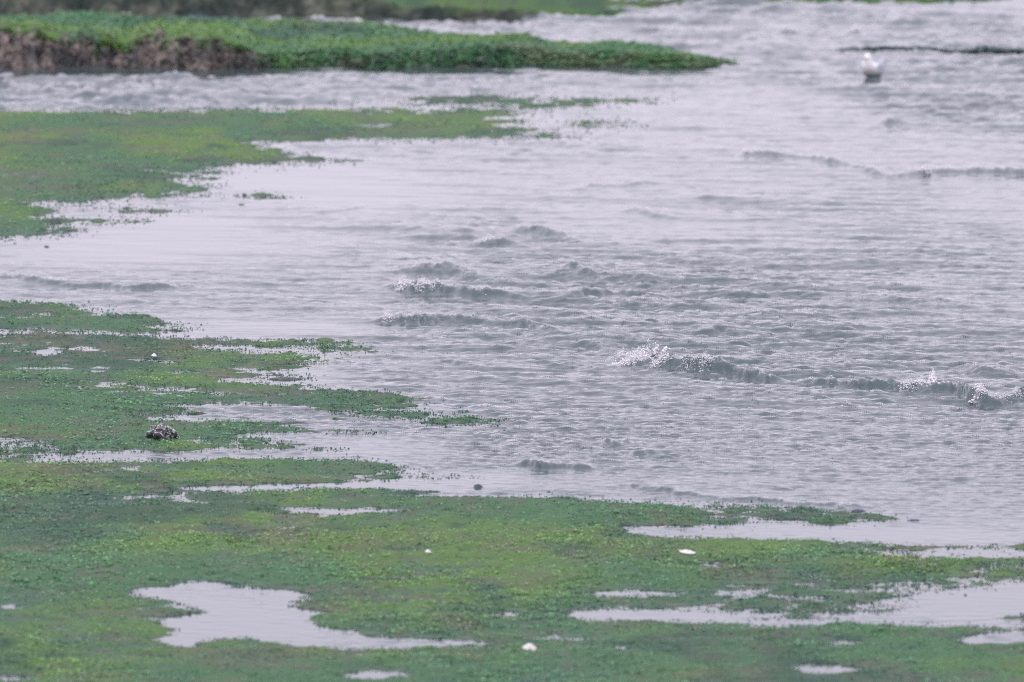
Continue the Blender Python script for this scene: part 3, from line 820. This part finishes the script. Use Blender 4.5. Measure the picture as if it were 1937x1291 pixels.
# barnacled stone
x, y, _ = place(305, 834); m = ppm(y)
z0 = float(elev(np.array([x]), np.array([y]))[0])
stone = empty('barnacled_stone', (x, y, z0), label='dark stone crusted with pale barnacles lying on green turf', category='stone')
w2 = 60 / m / 2
sm = lump_mesh('rock', w2, w2 * .75, 27 / m / 2 * 1.15, 611, .26, 4)
ro = link('rock', sm, M_stone, stone); ro.location = (0, 0, 0.040); ro.rotation_euler = (0, .14, 0.3)
rr = np.random.default_rng(612); V = []; Fc = []; off = 0
nv = len(sm.vertices)
for i in range(150):
    v = sm.vertices[int(rr.integers(nv))]
    if v.co.z < -0.012: continue
    c0 = np.array(v.co); nr = np.array(v.normal); s = rr.uniform(.003, .0065)
    P = IC1 * s * [1, 1, .8] + c0 + nr * s * .4
    V.append(P); Fc.append(IF1 + off); off += len(P)
bo = link('barnacle_crust', raw_mesh('barnacle_crust', np.concatenate(V), np.concatenate(Fc)), M_barn, stone, kind='stuff')
bo.location = ro.location; bo.rotation_euler = ro.rotation_euler

# bleached shells: a ribbed open valve
def shell(label, px, py, wpx, hpx, seed, tilt=0.5, rz=0.0):
    x, y, _ = place(px, py); m = ppm(y)
    z = float(elev(np.array([x]), np.array([y]))[0])
    w, h = wpx / m / 2, hpx / m
    nu, nv_ = 26, 9
    V = []
    for j in range(nv_):
        q = j / (nv_ - 1)
        for i in range(nu):
            a = math.pi * (0.02 + .96 * i / (nu - 1))
            rib = 1 + 0.05 * math.cos(i * math.pi) * q
            V.append((math.cos(a) * w * q * rib, -math.sin(a) * w * 1.1 * q * rib + w * .5, h * (1 - q ** 2.2) * .9 + 0.002 * math.sin(7 * q)))
    V = np.array(V)
    f = [[j * nu + i, j * nu + i + 1, (j + 1) * nu + i + 1, (j + 1) * nu + i] for j in range(nv_ - 1) for i in range(nu - 1)]
    me = raw_mesh('shell', V, np.array(f), smooth=True)
    o = link('shell', me, M_shell, label=label, category='shell', group='bleached shells on the turf')
    md = o.modifiers.new('thickness', 'SOLIDIFY'); md.thickness = 0.003
    o.location = (x, y, z + 0.012); o.rotation_euler = (tilt, 0.12, rz)
shell('large bright white shell lying on turf right of the pool', 1002, 1234, 29, 9, 700, .35, .2)
shell('thin white shell edge showing in the green turf below the long inlet', 1300, 1056, 34, 3, 701, .1, -.2)
shell('small white shell in the dark turf at the middle of the near shore', 811, 1058, 15, 5, 703, .1, .6)
shell('white shell fleck on the dark green turf of the left shore', 292, 680, 12, 5, 704, .2, .4)

# ------------------------------------------------------------------ the gull afloat
def loft(pts, seg=18, cap=True):
    """pts: (y, z, rx, rn) along the spine in the y-z plane"""
    P = np.array(pts, float); V = []
    for i, (yy, zz, a, b_) in enumerate(P):
        j0, j1 = max(0, i - 1), min(len(P) - 1, i + 1)
        tg = P[j1, :2] - P[j0, :2]; tg = tg / (np.hypot(*tg) + 1e-9)
        nrm = np.array([-tg[1], tg[0]])
        for k in range(seg):
            an = 2 * math.pi * k / seg
            V.append((math.cos(an) * a, yy + nrm[0] * math.sin(an) * b_, zz + nrm[1] * math.sin(an) * b_))
    f = [[i * seg + k, i * seg + (k + 1) % seg, (i + 1) * seg + (k + 1) % seg, (i + 1) * seg + k] for i in range(len(P) - 1) for k in range(seg)]
    return np.array(V), np.array(f)

M_gull, t, b = new_mat('gull_plumage_shaded')
tc = N(t, 'ShaderNodeTexCoord'); sx = N(t, 'ShaderNodeSeparateXYZ'); t.links.new(tc.outputs['Object'], sx.inputs[0])
rp = N(t, 'ShaderNodeValToRGB'); rp.color_ramp.elements[0].position = .02; rp.color_ramp.elements[0].color = (.30, .305, .30, 1)  # lower breast painted grey for its shade, easing to white above
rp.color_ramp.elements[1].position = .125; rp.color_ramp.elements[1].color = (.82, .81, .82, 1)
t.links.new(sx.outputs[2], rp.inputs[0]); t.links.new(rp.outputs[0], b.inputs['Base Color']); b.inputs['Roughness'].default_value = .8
M_gwing = noise_mat('gull_wing_grey', (.42, .47, .57), (.52, .56, .64), 30, .8, .2, .004)
M_gbill = noise_mat('gull_bill', (.32, .28, .16), (.4, .33, .18), 30, .5, .1, .002)
M_gdark = noise_mat('gull_dark', (.02, .02, .02), (.04, .04, .04), 30, .5, .1, .002)
gx, gy, _ = place(1651, 146)
gull = empty('gull', (gx, gy + .1, -0.004), label='white headed gull with pale grey wings afloat on the far water', category='gull')
gull.rotation_euler = (0, 0, math.radians(158))
gull.scale = (1.18, 1.18, 1.2)
V, f = loft([(-.215,.075,.006,.004),(-.19,.075,.03,.018),(-.13,.065,.066,.045),(-.05,.055,.088,.066),(.03,.06,.088,.07),(.085,.075,.074,.066),(.115,.11,.05,.048),(.125,.145,.035,.036),(.13,.175,.034,.038),(.138,.2,.026,.028),(.142,.216,.008,.008)], 20)
me = raw_mesh('body', V, f, smooth=True); link('body', me, M_gull, gull)
for s in (-1, 1):
    V, f = loft([(.075,.09,.004,.006),(.05,.095,.014,.04),(-.02,.098,.016,.052),(-.1,.098,.014,.045),(-.18,.1,.010,.026),(-.25,.105,.006,.012),(-.30,.11,.002,.003)], 12)
    V[:, 0] += s * (.078 - .055 * sstep(.0, -.28, V[:, 1]))
    link('wing', raw_mesh('wing', V, f, smooth=True), M_gwing, gull)
    V, f = loft([(-.22,.108,.003,.004),(-.27,.112,.007,.008),(-.34,.118,.002,.002)], 8); V[:, 0] += s * .02
    link('wing_tip', raw_mesh('wing_tip', V, f, smooth=True), M_gdark, gull)
    co = IC1 * .0045 + [s * .031, .152, .182]
    link('eye', raw_mesh('eye', co, IF1, smooth=True), M_gdark, gull)
V, f = loft([(.155,.176,.011,.011),(.185,.172,.008,.009),(.21,.166,.005,.007),(.216,.16,.001,.001)], 10)
link('bill', raw_mesh('bill', V, f, smooth=True), M_gbill, gull)
V, f = loft([(-.18,.075,.03,.008),(-.24,.078,.036,.005),(-.27,.08,.034,.002)], 12)
link('tail', raw_mesh('tail', V, f, smooth=True), M_gull, gull)

tot = 0
for ob in SC.objects:
    if ob.type == 'MESH': tot += sum(len(p.vertices) - 2 for p in ob.data.polygons) if len(ob.data.polygons) < 5000 else len(ob.data.loops) - 2 * len(ob.data.polygons)
print('TRIANGLES', tot)
